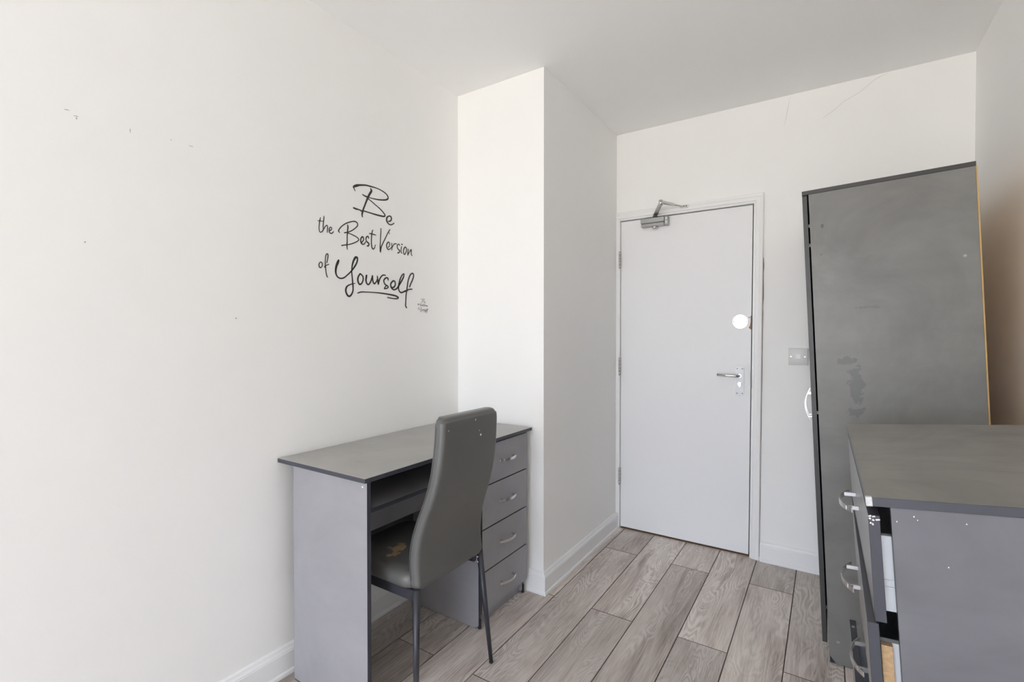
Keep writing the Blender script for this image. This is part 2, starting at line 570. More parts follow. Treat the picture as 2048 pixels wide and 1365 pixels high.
# skirting boards
BT, BH = 0.020, 0.106
PROFILE = [(0.0, 0.0), (0.0, BH), (0.004, BH), (0.008, BH - 0.004), (0.011, BH - 0.012), (0.0165, BH - 0.019), (0.0165, BH - 0.022), (0.018, BH - 0.024),
           (0.018, 0.017), (0.022, 0.015), (0.024, 0.011), (0.024, 0.0)]
def skirting(name, base, out, along, length, m0=0, m1=0):
    """out: unit normal into the room; along: unit run direction; m0/m1 = mitre (+1 outside corner, -1 inside)."""
    bm = bmesh.new()
    base, out, along = Vector(base), Vector(out), Vector(along)
    ra = [bm.verts.new(base + out * d + Vector((0, 0, z)) - along * (m0 * d)) for d, z in PROFILE]
    rb = [bm.verts.new(base + out * d + Vector((0, 0, z)) + along * (length + m1 * d)) for d, z in PROFILE]
    n = len(PROFILE)
    for k in range(n):
        bm.faces.new((ra[k], ra[(k + 1) % n], rb[(k + 1) % n], rb[k]))
    bm.faces.new(ra[::-1]); bm.faces.new(rb)
    bmesh.ops.recalc_face_normals(bm, faces=bm.faces[:])
    return struct(name, bm, M_TRIM)
skirting('baseboard_left', (0, YREAR, 0.0005), (1, 0, 0), (0, 1, 0), YC - YREAR, -1, -1)
skirting('baseboard_column_front', (0, YC, 0.0005), (0, -1, 0), (1, 0, 0), XC, -1, 1)
skirting('baseboard_column_side', (XC, YC, 0.0005), (1, 0, 0), (0, 1, 0), YB - 0.016 - YC, 1, 0)
skirting('baseboard_back', (1.375, YB, 0.0005), (0, -1, 0), (1, 0, 0), XR - 1.375, 0, -1)
skirting('baseboard_right', (XR, YREAR, 0.0005), (-1, 0, 0), (0, 1, 0), YB - YREAR, -1, -1)
skirting('baseboard_rear', (0, YREAR, 0.0005), (0, 1, 0), (1, 0, 0), XR, -1, -1)


# ------------------------------------------------------------------ door
door = props(empty('door_1', (0, 0, 0)), kind='structure')
YF = YB + 0.006                     # front face of the leaf
bm = bmesh.new()
prism(bm, [(DX0, 0.014), (DX1B, 0.014), (DX1T, DZ), (DX0, DZ)], 'y', YF, YF + 0.044)
bmesh.ops.bevel(bm, geom=bm.edges[:], offset=0.0012, segments=2, affect='EDGES')
leaf = link('door_leaf', bm, M_DOOR, door)
bm = bmesh.new()                    # black sheet behind the leaf: shade of the gap painted dark
box(bm, (XC, YB + 0.07, 0), (DX1T + 0.03, YB + 0.10, DZ + 0.03))
link('door_gap_shade', bm, M_GAP_SHADE, door)
bm = bmesh.new()
prism(bm, [(DX1B + 0.0068, 0), (DX1B + 0.018, 0), (DX1T + 0.018, DZ + 0.006), (DX1T + 0.0068, DZ + 0.006)], 'y', YB - 0.004, YB + 0.09)
link('door_jamb', bm, M_TRIM, door)
bm = bmesh.new(); box(bm, (XC, YB - 0.004, DZ + 0.0058), (DX1T + 0.018, YB + 0.09, DZ + 0.018)); link('door_jamb', bm, M_TRIM, door)
bm = bmesh.new(); box(bm, (XC + 0.0005, YB - 0.010, 0), (DX0 - 0.0022, YB + 0.09, DZ + 0.016)); link('door_jamb', bm, M_TRIM, door)
# architraves: a flat board with a raised rounded outer edge
A0, A1 = 0.016, 0.056
bm = bmesh.new()
secB = [(A0, 0.0), (A0, -0.007), (A0 + .004, -0.011), (A0 + .020, -0.012), (A0 + .027, -0.016), (A1 - .004, -0.018), (A1, -0.015), (A1, 0.0)]
ra = [bm.verts.new((DX1B + a, YB + b, 0.0005)) for a, b in secB]
rb = [bm.verts.new((DX1T + a + 0.001, YB + b, DZ + a)) for a, b in secB]
for k in range(len(secB)):
    bm.faces.new((ra[k], ra[(k + 1) % len(secB)], rb[(k + 1) % len(secB)], rb[k]))
bm.faces.new(ra[::-1]); bm.faces.new(rb); bmesh.ops.recalc_face_normals(bm, faces=bm.faces[:])
arch_right = link('architrave', bm, M_TRIM, door)
bm = bmesh.new()
ra = [bm.verts.new((XC + 0.0005, YB + b, DZ + a)) for a, b in secB]
rb = [bm.verts.new((DX1T + a + 0.001, YB + b, DZ + a)) for a, b in secB]
for k in range(len(secB)):
    bm.faces.new((ra[k], ra[(k + 1) % len(secB)], rb[(k + 1) % len(secB)], rb[k]))
bm.faces.new(ra[::-1]); bm.faces.new(rb); bmesh.ops.recalc_face_normals(bm, faces=bm.faces[:])
link('architrave', bm, M_TRIM, door)
# bare strip where the architrave has come away from the plaster
bm = bmesh.new()
rn = random.Random(4)
zs = [0.02 + k * 0.045 for k in range(38)]
pts = []
for z in zs:
    xe = DX1B + A1 + (DX1T + 0.001 - DX1B) * z / DZ
    wd = 0.0014 + (0.0035 * rn.random() if 1.30 < z < 1.66 else 0.0012 * rn.random())
    pts.append((xe, wd, z))
fr = [bm.verts.new((x + 0.0002, YB - 0.0005, z)) for x, w, z in pts] + [bm.verts.new((x + w, YB - 0.0005, z)) for x, w, z in pts[::-1]]
bm.faces.new(fr)
r = bmesh.ops.extrude_face_region(bm, geom=bm.faces[:])
for v in [g for g in r['geom'] if isinstance(g, bmesh.types.BMVert)]:
    v.co.y -= 0.003
bmesh.ops.recalc_face_normals(bm, faces=bm.faces[:])
props(link('exposed_edge', bm, M_WOODRAW, door), 'thin strip of bare brown wood beside the architrave')
# hinges
for z0, z1 in ((1.688, 1.791), (0.999, 1.109), (0.292, 0.396)):
    bm = bmesh.new()
    for k in range(5):
        a = z0 + (z1 - z0) * k / 5
        cyl(bm, (DX0 - 0.0025, YB - 0.0125, a + 0.0006), (DX0 - 0.0025, YB - 0.0125, a + (z1 - z0) / 5 - 0.0006), 0.0062, seg=14)
    cyl(bm, (DX0 - 0.0025, YB - 0.0125, z0 - 0.004), (DX0 - 0.0025, YB - 0.0125, z1 + 0.004), 0.0042, seg=12)
    box(bm, (DX0 - 0.004, YB - 0.010, z0), (DX0 - 0.0005, YB + 0.012, z1))
    link('hinge', bm, M_SATIN, door)
# lever handle on a long plate with a thumb turn
PX, PZ = 1.267, 0.9955
bm = bmesh.new()
out = []
for cx_, cz_, a0, a1 in ((0.0, 0.074, 0, 180), (0.0, -0.074, 180, 360)):
    for k in range(9):
        t = R(a0 + (a1 - a0) * k / 8)
        out.append((PX + 0.0215 * math.cos(t), PZ + cz_ + 0.010 * math.sin(t)))
prism(bm, out, 'y', YF - 0.006, YF - 0.0005)
bmesh.ops.bevel(bm, geom=[e_ for e_ in bm.edges if abs(e_.verts[0].co.y - e_.verts[1].co.y) < 1e-6 and e_.verts[0].co.y < YF - 0.005], offset=0.0015, segments=2, affect='EDGES')
plate = link('handle_plate', bm, M_PLATE, door, smooth=True, angle=30)
bm = bmesh.new()
for dx, dz in ((-0.0135, 0.070), (0.0135, 0.070), (0.0135, -0.070), (-0.0135, -0.070)):
    disc(bm, (PX + dx, YF - 0.006, PZ + dz), (0, -1, 0), 0.0035, 0.001, 12)
props(link('screws', bm, M_DARKMETAL, plate), kind='stuff')
bm = bmesh.new()
cyl(bm, (PX, YF - 0.0055, PZ + 0.030), (PX, YF - 0.014, PZ + 0.030), 0.0125, 0.011, 20)
tube(bm, [(PX, YF - 0.010, PZ + 0.030), (PX, YF - 0.036, PZ + 0.030), (PX - 0.003, YF - 0.048, PZ + 0.030), (PX - 0.014, YF - 0.053, PZ + 0.0305),
          (PX - 0.060, YF - 0.053, PZ + 0.0325), (PX - 0.112, YF - 0.052, PZ + 0.0345)], 0.0078, 14)
link('lever', bm, M_CHROME, plate)
bm = bmesh.new()
cyl(bm, (PX, YF - 0.0055, PZ - 0.016), (PX, YF - 0.012, PZ - 0.016), 0.011, 0.010, 20)
box(bm, (PX - 0.011, YF - 0.024, PZ - 0.020), (PX + 0.011, YF - 0.011, PZ - 0.012), 0.002, 2)
cyl(bm, (PX, YF - 0.0055, PZ - 0.028), (PX, YF - 0.010, PZ - 0.028), 0.005, 0.005, 14)
link('thumb_turn', bm, M_CHROME, plate)
# blanking disc and old latch recess
bm = bmesh.new()
cyl(bm, (1.2675, YF - 0.0002, 1.333), (1.2675, YF - 0.0040, 1.333), 0.0400, 0.0390, 48)
dd = props(link('cover_disc', bm, M_MIRROR, door), 'round gleaming white disc with two screws covering the old lock hole')
bm = bmesh.new()
for dx in (-0.034, 0.034):
    disc(bm, (1.2675 + dx, YF - 0.004, 1.333), (0, -1, 0), 0.0034, 0.0008, 12)
props(link('screws', bm, M_BLACK, dd), kind='stuff')
bm = bmesh.new()
xe = DX1B + (DX1T - DX1B) * 0.67
prism(bm, [(xe - 0.010, 1.292), (xe + 0.0005, 1.288), (xe + 0.0015, 1.325), (xe + 0.001, 1.366), (xe - 0.004, 1.364), (xe - 0.003, 1.33)], 'y', YF - 0.0015, YF + 0.02)
props(link('latch_recess', bm, M_WOODRAW, door), 'patch of splintered bare wood by the white disc')
bm = bmesh.new()
for x, z in ((xe - 0.011, 1.356), (xe - 0.010, 1.301)):
    disc(bm, (x, YF + 0.0005, z), (0, -1, 0), 0.0030, 0.0012, 10)
props(link('screw_holes', bm, M_BLACK, door), kind='stuff')
xk = DX1B + (DX1T - DX1B) * 0.5 + 0.004
bm = bmesh.new(); box(bm, (xk - 0.0012, YB - 0.0052, 0.958), (xk + 0.0045, YB + 0.02, 1.066)); link('strike_plate', bm, M_DARKMETAL, door)
# dark gap under the leaf: threshold bar
bm = bmesh.new(); box(bm, (DX0, YF + 0.005, -0.001), (DX1B, YF + 0.07, 0.003)); link('threshold', bm, M_WOODRAW, door)

# ------------------------------------------------------------------ door closer
cl = props(empty('door_closer', (0.786, YF, 1.953)), 'silver hydraulic door closer with folded arm at top of white door', 'door closer')
bm = bmesh.new()
box(bm, (-0.0835, -0.042, -0.004), (0.062, -0.0005, 0.026), 0.003, 2)
box(bm, (-0.0830, -0.036, -0.026), (0.0615, -0.0005, -0.005), 0.004, 2)
box(bm, (-0.0825, -0.030, -0.006), (0.061, -0.0005, -0.003))
link('closer_body', bm, M_SILVER, cl)
bm = bmesh.new(); box(bm, (0.0625, -0.040, -0.027), (0.084, -0.0005, 0.027), 0.004, 2)
ec = link('end_cap', bm, M_SILVER, cl)
bm = bmesh.new()
for z in (0.012, -0.010):
    cyl(bm, (0.075, -0.039, z), (0.075, -0.043, z), 0.0065, 0.0055, 18)
link('adjusting_screws', bm, M_CHROME, ec)['kind'] = 'stuff'
bm = bmesh.new(); cyl(bm, (0.0, -0.024, -0.025), (0.0, -0.024, -0.042), 0.0175, 0.013, 22); link('pinion_cap', bm, M_CHROME, cl)
bm = bmesh.new()
cyl(bm, (0.0, -0.022, 0.026), (0.0, -0.022, 0.038), 0.012, 0.011, 18)
link('spindle', bm, M_DARKMETAL, cl)
ex, ey, ez = 0.868 - 0.786, 2.832 - YF, 0.068
def flatbar(bm, a, b, w0, w1, th):
    a, b = Vector(a), Vector(b)
    d = (b - a).normalized(); s = d.cross(Vector((0, 0, 1))).normalized(); u = Vector((0, 0, 1))
    rings = []
    for p, w in ((a, w0), (b, w1)):
        rings.append([p + s * w + u * th, p - s * w + u * th, p - s * w - u * th, p + s * w - u * th])
    loft(bm, rings, smooth=False)
bm = bmesh.new()
flatbar(bm, (0, -0.022, 0.042), (ex, ey, ez), 0.0130, 0.0115, 0.0045)
cyl(bm, (0, -0.022, 0.036), (0, -0.022, 0.048), 0.013, 0.013, 20)
link('main_arm', bm, M_SATIN, cl)
bm = bmesh.new()
cyl(bm, (ex, ey, ez - 0.012), (ex, ey, ez + 0.018), 0.0120, 0.0115, 20)
link('elbow', bm, M_CHROME, cl)
tx, ty, tz = 0.945 - 0.786, 2.976 - YF, 0.073
mx, my, mz = [ex + (tx - ex) * .62, ey + (ty - ey) * .62, ez + 0.008 + (tz - ez - 0.008) * .62]
bm = bmesh.new()
flatbar(bm, (ex, ey, ez + 0.008), (mx, my, mz), 0.0115, 0.0085, 0.0060)
cyl(bm, (mx, my, mz), (tx, ty, tz), 0.0045, 0.0042, 12)
link('forearm', bm, M_SATIN, cl)
bm = bmesh.new()
box(bm, (tx - 0.004, -0.0255, tz - 0.008), (tx + 0.040, -0.0215, tz + 0.008), 0.001)
box(bm, (tx - 0.006, -0.040, tz - 0.006), (tx + 0.010, -0.0215, tz + 0.0055), 0.002)
br = link('arm_bracket', bm, M_SATIN, cl)
bm = bmesh.new()
for dx in (0.016, 0.029):
    cyl(bm, (tx + dx, -0.025, tz), (tx + dx, -0.0275, tz), 0.0045, 0.004, 12)
link('screws', bm, M_DARKMETAL, br)['kind'] = 'stuff'

# ------------------------------------------------------------------ light switch
sw = props(empty('light_switch', (1.553, YB, 1.141)), 'square white single rocker light switch on the wall between door and wardrobe', 'light switch')
bm = bmesh.new(); box(bm, (-0.0455, -0.010, -0.0445), (0.0455, 0.0, 0.0445), 0.003, 3); link('switch_plate', bm, M_WHITE_PLASTIC, sw, smooth=True, angle=35)
bm = bmesh.new(); prism(bm, [(-0.0125, -0.015), (-0.010, -0.015), (-0.0135, 0.015), (-0.0095, 0.015)][:0] or [(-0.0095, -0.014), (-0.0135, 0.014), (-0.006, 0.014), (-0.006, -0.014)], 'x', -0.0105, 0.0105)
rk = link('rocker', bm, M_BRIGHT, sw)
bm = bmesh.new()
for dx in (-0.034, 0.031):
    disc(bm, (dx, -0.0098, 0.0), (0, -1, 0), 0.0034, 0.0008, 12)
link('screws', bm, M_SATIN, sw)['kind'] = 'stuff'

# ------------------------------------------------------------------ wall lettering (millimetres along the wall, up, stroke width)
LETTERING = {
    'be': [[[1364.2,1868.8,3.1],[1358.6,1877.4,4.5],[1356.7,1883.9,7.1],[1371.0,1892.2,9.4],[1388.4,1899.0,6.9],[1421.8,1906.9,5.6],[1450.0,1908.5,5.5],[1478.8,1909.4,4.1],[1504.1,1906.8,4.1],[1527.6,1901.2,4.6],[1542.8,1893.3,4.9],[1548.2,1882.9,5.8],[1542.7,1874.2,6.2],[1525.3,1867.3,5.8],[1493.3,1861.0,4.9],[1466.2,1858.7,4.1],[1441.6,1857.7,3.2],[1429.6,1858.0,5.8],[1415.6,1859.4,5.2],[1401.9,1862.4,3.1]],[[1446.9,1899.0,4.4],[1452.0,1890.6,8.8],[1441.7,1873.7,8.6],[1432.6,1857.1,8.7],[1423.5,1837.5,7.0],[1414.4,1816.5,6.4],[1407.4,1800.7,6.6],[1402.4,1785.5,7.3],[1400.4,1774.1,5.8],[1402.3,1765.8,4.0]],[[1433.6,1851.0,3.5],[1449.7,1845.2,3.9],[1474.3,1833.9,4.1],[1499.4,1822.4,4.5],[1518.6,1810.1,4.6],[1529.3,1799.9,5.2],[1524.9,1793.3,5.5],[1507.8,1791.4,6.1],[1478.3,1791.0,5.7],[1441.3,1792.1,4.4],[1411.3,1792.9,5.0],[1397.6,1790.8,5.8],[1384.0,1793.3,4.3],[1368.6,1793.1,6.3],[1355.3,1794.8,5.1]],[[1548.8,1774.8,4.0],[1562.1,1780.8,5.2],[1567.7,1790.3,5.6],[1564.4,1799.7,6.2],[1553.4,1800.8,4.7],[1541.2,1791.6,6.7],[1539.0,1779.5,7.0],[1543.3,1770.4,5.8],[1551.0,1764.4,4.6],[1562.0,1762.3,4.3],[1574.3,1767.2,4.0],[1583.4,1774.0,3.8]]],
    'the': [[[1195.6,1721.2,2.4],[1193.1,1709.9,3.8],[1191.1,1697.9,3.4],[1189.3,1683.2,3.2],[1189.9,1671.8,3.2],[1192.5,1664.3,3.1],[1197.8,1663.8,3.2],[1204.5,1669.4,3.5],[1211.2,1680.0,3.5],[1218.0,1690.7,2.9],[1224.8,1696.4,3.2],[1228.1,1690.4,3.5],[1227.2,1678.6,3.8],[1226.3,1668.1,2.9]],[[1211.5,1730.2,2.7],[1211.8,1722.3,3.5],[1210.0,1710.3,3.5],[1208.3,1696.9,3.5],[1207.9,1683.8,3.2],[1208.7,1676.6,3.1]],[[1184.1,1706.4,2.4],[1194.7,1707.6,2.9],[1208.0,1708.8,2.2]],[[1238.3,1677.6,2.9],[1245.2,1681.8,3.2],[1246.9,1689.5,3.2],[1242.7,1692.4,3.2],[1236.6,1686.2,3.6],[1235.7,1675.7,3.8],[1238.2,1668.8,3.5],[1245.1,1667.0,3.2],[1252.0,1672.0,3.0],[1255.5,1677.0,2.4]]],
    'best': [[[1285.5,1677.9,2.8],[1280.2,1683.7,5.0],[1284.7,1692.7,4.1],[1296.4,1706.2,3.6],[1312.8,1719.1,3.9],[1331.2,1728.8,4.2],[1349.9,1736.3,3.7],[1365.0,1738.5,4.6],[1375.5,1733.5,4.3],[1375.5,1722.6,4.3],[1363.0,1709.4,3.7],[1345.9,1697.0,3.7],[1329.1,1687.9,3.7],[1308.9,1681.3,4.0]],[[1324.7,1716.1,4.8],[1326.5,1708.8,5.6],[1325.1,1696.3,5.1],[1323.6,1682.3,4.8],[1322.5,1665.4,4.2],[1322.5,1650.1,4.2],[1321.5,1634.7,5.1],[1321.8,1624.1,4.2],[1323.2,1614.4,3.1]],[[1323.6,1683.1,3.1],[1338.4,1681.9,3.4],[1359.0,1677.7,3.7],[1374.3,1672.5,3.7],[1381.9,1665.2,4.0],[1374.2,1656.2,4.0],[1353.2,1645.1,3.8],[1330.7,1636.1,3.6],[1314.1,1632.0,3.6],[1295.0,1626.3,3.9]],[[1394.7,1653.6,3.5],[1404.2,1662.6,4.0],[1408.1,1672.1,4.0],[1402.7,1681.3,4.6],[1394.0,1672.3,5.1],[1392.4,1660.7,5.2],[1396.3,1651.3,5.1],[1404.9,1648.2,4.1],[1413.6,1654.0,3.7],[1418.4,1662.4,3.5]],[[1435.3,1679.8,4.2],[1432.1,1687.6,4.2],[1423.3,1682.3,4.7],[1420.8,1671.7,4.2],[1426.4,1662.4,4.7],[1435.2,1657.5,5.4],[1436.8,1651.3,4.9],[1431.1,1645.3,5.2],[1427.1,1646.0,4.0]],[[1458.3,1719.7,3.0],[1454.9,1709.5,4.3],[1452.4,1698.7,4.4],[1451.0,1683.1,4.2],[1450.6,1667.6,4.2],[1451.4,1652.3,4.5],[1454.6,1639.9,4.5],[1461.1,1636.4,4.0],[1468.6,1643.3,3.3],[1472.8,1656.9,2.4]],[[1439.4,1701.0,3.6],[1450.8,1701.7,4.0],[1465.6,1701.0,3.8],[1475.5,1700.8,2.9]]],
    'version': [[[1505.1,1734.8,3.7],[1505.0,1721.0,4.3],[1503.2,1699.7,4.3],[1501.9,1678.5,4.0],[1500.5,1657.3,4.8],[1501.3,1640.4,6.3],[1502.1,1628.7,4.3],[1503.8,1640.8,5.3],[1508.1,1654.6,4.4],[1517.6,1673.1,4.3],[1529.8,1693.6,4.1],[1542.1,1715.6,3.7],[1551.0,1729.2,4.2],[1559.0,1740.0,3.5]],[[1551.0,1727.8,2.2],[1556.2,1720.1,2.8]],[[1547.1,1656.5,3.2],[1555.1,1665.7,3.7],[1556.0,1676.6,4.0],[1549.0,1681.5,4.2],[1540.2,1671.4,4.6],[1538.4,1660.5,4.9],[1542.7,1651.8,4.6],[1549.7,1647.6,4.2],[1559.5,1652.3,3.4],[1566.6,1659.5,3.2]],[[1569.4,1679.4,3.0],[1570.2,1668.1,3.5],[1570.2,1657.3,3.7],[1569.8,1647.8,2.9]],[[1572.0,1660.3,3.2],[1579.2,1672.2,3.5],[1588.3,1680.3,3.7],[1598.3,1680.6,3.3]],[[1618.5,1676.9,3.8],[1613.0,1682.2,3.8],[1604.7,1676.1,4.2],[1602.8,1666.3,4.0],[1609.2,1657.7,4.2],[1617.5,1653.5,4.8],[1617.5,1646.6,4.5],[1609.1,1639.9,4.7],[1604.5,1640.7,3.3]],[[1629.7,1684.1,4.3],[1635.3,1683.9,4.6]],[[1629.7,1673.1,3.3],[1627.8,1663.2,3.5],[1626.8,1652.1,3.6],[1628.6,1645.5,3.6],[1633.3,1642.0,2.6]],[[1654.2,1675.5,3.9],[1646.6,1667.4,4.3],[1642.8,1655.8,4.3],[1643.6,1644.8,4.3],[1649.3,1638.7,4.3],[1656.9,1646.7,3.8],[1661.8,1658.5,3.8],[1661.8,1669.7,4.1],[1654.2,1675.5,3.9]],[[1673.3,1667.9,3.3],[1671.4,1655.7,3.8],[1670.7,1645.9,4.1],[1670.3,1637.4,3.3]],[[1670.7,1638.9,3.1],[1678.1,1651.1,3.3],[1687.9,1663.7,3.6],[1693.8,1668.8,3.6],[1693.7,1659.0,3.7],[1693.7,1647.7,3.6],[1698.6,1639.2,2.9]]],
    'of': [[[1195.4,1545.8,3.2],[1189.6,1540.0,3.5],[1188.0,1532.6,3.8],[1190.4,1524.9,3.7],[1195.3,1523.3,3.4],[1201.1,1528.4,3.2],[1202.9,1537.3,3.5],[1200.4,1544.2,3.5],[1195.4,1545.8,3.2]],[[1223.9,1546.4,3.2],[1226.5,1557.7,3.5],[1229.1,1569.8,3.8],[1229.2,1580.1,3.8],[1225.0,1582.7,3.5],[1219.8,1575.9,3.5],[1217.6,1563.9,3.5],[1216.8,1549.2,3.5],[1217.1,1534.6,4.0],[1218.7,1521.7,3.5],[1220.3,1507.2,3.5],[1223.3,1494.3,4.0],[1227.0,1488.8,3.2]],[[1213.7,1528.4,4.9],[1220.4,1535.0,3.2],[1233.2,1541.7,2.9]]],
    'yourself': [[[1279.5,1563.1,6.9],[1275.9,1554.4,9.7],[1270.5,1542.5,9.0],[1266.9,1530.2,8.0],[1265.5,1516.6,7.2],[1267.7,1504.9,6.1],[1273.8,1495.8,5.0],[1284.4,1490.8,5.0],[1297.0,1491.3,5.2],[1309.7,1497.1,5.1],[1322.6,1507.6,4.8],[1335.6,1518.9,4.8],[1346.9,1530.2,5.4],[1360.2,1547.2,6.3],[1369.8,1562.3,6.3],[1374.7,1576.9,6.3],[1373.8,1587.0,6.6],[1364.2,1585.7,8.6],[1354.7,1571.3,7.5],[1348.9,1555.1,6.5],[1346.0,1539.3,5.1],[1345.0,1523.8,4.9],[1346.4,1508.5,5.2],[1348.2,1493.2,5.3],[1349.5,1477.9,6.0],[1351.3,1462.6,6.0],[1351.2,1447.1,5.7],[1346.4,1432.8,6.3],[1337.0,1421.4,6.5],[1327.7,1420.0,7.1],[1319.4,1427.8,7.0],[1314.5,1441.2,7.0],[1316.8,1453.6,6.7],[1324.2,1462.6,5.1],[1337.2,1469.1,4.0],[1348.5,1473.2,3.7],[1361.8,1476.2,2.6]],[[1388.5,1519.7,5.2],[1379.3,1506.8,6.0],[1376.4,1493.2,6.9],[1380.0,1480.1,6.8],[1388.3,1474.2,6.1],[1398.5,1481.8,5.5],[1404.2,1494.3,5.5],[1404.3,1507.8,5.5],[1396.8,1516.1,5.2],[1388.5,1519.7,5.2]],[[1423.1,1515.8,7.0],[1421.2,1505.0,7.5],[1420.2,1492.8,6.9],[1424.9,1481.1,6.1],[1433.4,1477.3,5.5],[1442.1,1485.7,5.6],[1449.9,1500.2,5.9],[1455.9,1519.1,4.5],[1456.8,1505.4,5.6],[1459.6,1491.9,6.2],[1466.4,1484.1,5.7],[1477.3,1493.5,5.1],[1483.4,1504.9,5.7]],[[1483.4,1519.6,4.2],[1485.0,1508.2,6.3],[1486.9,1496.0,6.9],[1488.8,1483.0,4.9],[1492.3,1496.5,6.3],[1499.4,1511.1,5.7],[1509.6,1523.1,5.2],[1519.8,1528.1,5.0],[1531.1,1527.7,3.8]],[[1546.6,1507.8,5.2],[1544.6,1516.4,5.0],[1534.2,1516.9,5.5],[1522.8,1507.1,5.7],[1521.7,1497.6,5.5],[1527.8,1487.2,5.2],[1540.2,1481.9,5.0],[1547.5,1476.2,5.0],[1540.2,1470.0,4.6],[1523.6,1467.1,4.6],[1534.0,1479.8,4.3]],[[1567.5,1474.6,5.2],[1582.5,1479.1,6.5],[1590.1,1491.0,6.0],[1588.0,1503.7,5.9],[1577.3,1506.7,6.4],[1563.4,1493.5,7.1],[1563.3,1480.7,6.4],[1571.8,1470.2,6.3],[1584.6,1466.4,5.6],[1601.9,1475.8,5.9],[1617.4,1495.0,7.2],[1630.7,1512.6,6.7],[1642.0,1530.0,6.0],[1645.4,1546.0,4.9],[1635.3,1540.9,5.2],[1623.0,1523.3,6.1],[1616.3,1506.3,6.6],[1611.8,1489.6,6.3],[1610.7,1473.3,5.7],[1617.2,1460.8,5.7],[1628.3,1456.7,6.0],[1641.7,1461.0,6.1],[1657.5,1467.1,7.0]],[[1681.6,1487.3,5.2],[1688.6,1501.3,6.2],[1699.2,1519.0,6.2],[1707.4,1536.6,5.6],[1708.7,1550.2,5.6],[1700.5,1555.2,5.2],[1687.6,1546.3,5.9],[1678.3,1530.3,5.8],[1671.4,1511.4,5.8],[1667.9,1492.8,5.8],[1664.4,1475.9,6.1],[1660.9,1459.1,5.5],[1658.5,1442.4,5.5],[1657.3,1425.7,5.2],[1656.1,1409.1,5.2],[1655.4,1395.9,5.8],[1661.7,1387.1,5.2]],[[1648.4,1464.8,6.1],[1664.3,1469.3,7.0],[1675.8,1475.2,5.0],[1697.8,1478.6,4.3]],[[1375.2,1435.9,4.0],[1392.8,1441.7,4.7],[1422.8,1443.9,3.9],[1461.4,1445.2,4.0],[1501.1,1445.0,4.9],[1542.1,1443.3,5.6],[1575.9,1440.8,6.4],[1599.6,1436.8,6.5],[1608.3,1430.9,6.6],[1597.4,1426.1,5.1],[1569.4,1426.0,4.1],[1543.1,1428.3,3.9]]],
}

def lettering(name, loc, scale, mat, widen=1.0, thick=0.0005):
    root = empty(name, loc)
    for word, strokes in LETTERING.items():
        bm = bmesh.new()
        for si, st in enumerate(strokes):
            pts = catmull([tuple(p) for p in st], 6)
            q = [(Vector(((p[0] - 1446.0) / 1000 * scale, (p[1] - 1648.0) / 1000 * scale)), max(p[2], 1.0) / 2000 * scale * widen) for p in pts]
            th = thick * (1 + 0.15 * si)
            L_, R_ = [], []
            n = len(q)
            for i in range(n):
                d = q[min(i + 1, n - 1)][0] - q[max(i - 1, 0)][0]
                if d.length < 1e-9:
                    d = Vector((1, 0))
                d.normalize()
                nn = Vector((-d.y, d.x))
                L_.append(q[i][0] + nn * q[i][1]); R_.append(q[i][0] - nn * q[i][1])
            lo = [(bm.verts.new((0, a.x, a.y)), bm.verts.new((0, b.x, b.y))) for a, b in zip(L_, R_)]
            hi = [(bm.verts.new((th, a.x, a.y)), bm.verts.new((th, b.x, b.y))) for a, b in zip(L_, R_)]
            for i in range(n - 1):
                bm.faces.new((hi[i][0], hi[i][1], hi[i + 1][1], hi[i + 1][0]))
                bm.faces.new((lo[i][0], lo[i + 1][0], hi[i + 1][0], hi[i][0]))
                bm.faces.new((lo[i][1], hi[i][1], hi[i + 1][1], lo[i + 1][1]))
            for i in (0, n - 1):                     # round ends
                c, r_ = q[i]
                fan = [bm.verts.new((th, c.x + r_ * math.cos(2 * math.pi * k / 12), c.y + r_ * math.sin(2 * math.pi * k / 12))) for k in range(12)]
                bm.faces.new(fan)
        bmesh.ops.recalc_face_normals(bm, faces=bm.faces[:])
        link('word', bm, mat, root)
    return root
ws = lettering('wall_sticker', (0.0003, 1.446, 1.648), 1.0, M_VINYL, 1.18)
props(ws, 'large black script lettering sticker reading Be the Best Version of Yourself', 'wall sticker')
ws2 = lettering('wall_sticker', (0.0003, 1.7730, 1.4015), 0.135, M_VINYL_FAINT, 1.35)
props(ws2, 'tiny faded copy of the lettering sticker below and right of the large one', 'wall sticker')

# ------------------------------------------------------------------ bow handle shared by all the grey units
def bow_mesh():
    """Runs along local Y, feet at x = 0, bows out towards local -X; broad side of the strap is vertical (Z)."""
    bm = bmesh.new()
    n = 22
    rings = []
    for i in range(n + 1):
        s = -1 + 2 * i / n
        y = s * 0.066
        x = -0.013 - 0.019 * (1 - abs(s) ** 2.0)
        # direction for the strap thickness
        dx = 0.038 * s / 0.066
        nn = Vector((-1, -dx, 0)).normalized() * -0.0012
        w = 0.0052 + 0.0010 * (1 - s * s)
        c = Vector((x, y, 0))
        rings.append([c - nn + Vector((0, 0, w)), c + nn + Vector((0, 0, w)), c + nn - Vector((0, 0, w)), c - nn - Vector((0, 0, w))])
    loft(bm, rings, smooth=False)
    for s in (-1, 1):
        y = s * 0.048
        box(bm, (-0.0235, y - 0.003, -0.0042), (0.0, y + 0.003, 0.0042), 0.0006)
    me = bpy.data.meshes.new('bow_handle')
    bm.to_mesh(me); bm.free()
    me.materials.append(M_CHROME)
    return me
BOW = bow_mesh()
def bow(parent, loc, rot=(0, 0, 0), name='handle', scale=1.0):
    o = bpy.data.objects.new(name, BOW)
    COL.objects.link(o)
    o.parent = parent
    o.location = loc
    o.rotation_euler = rot
    o.scale = (scale, scale, scale)
    return o

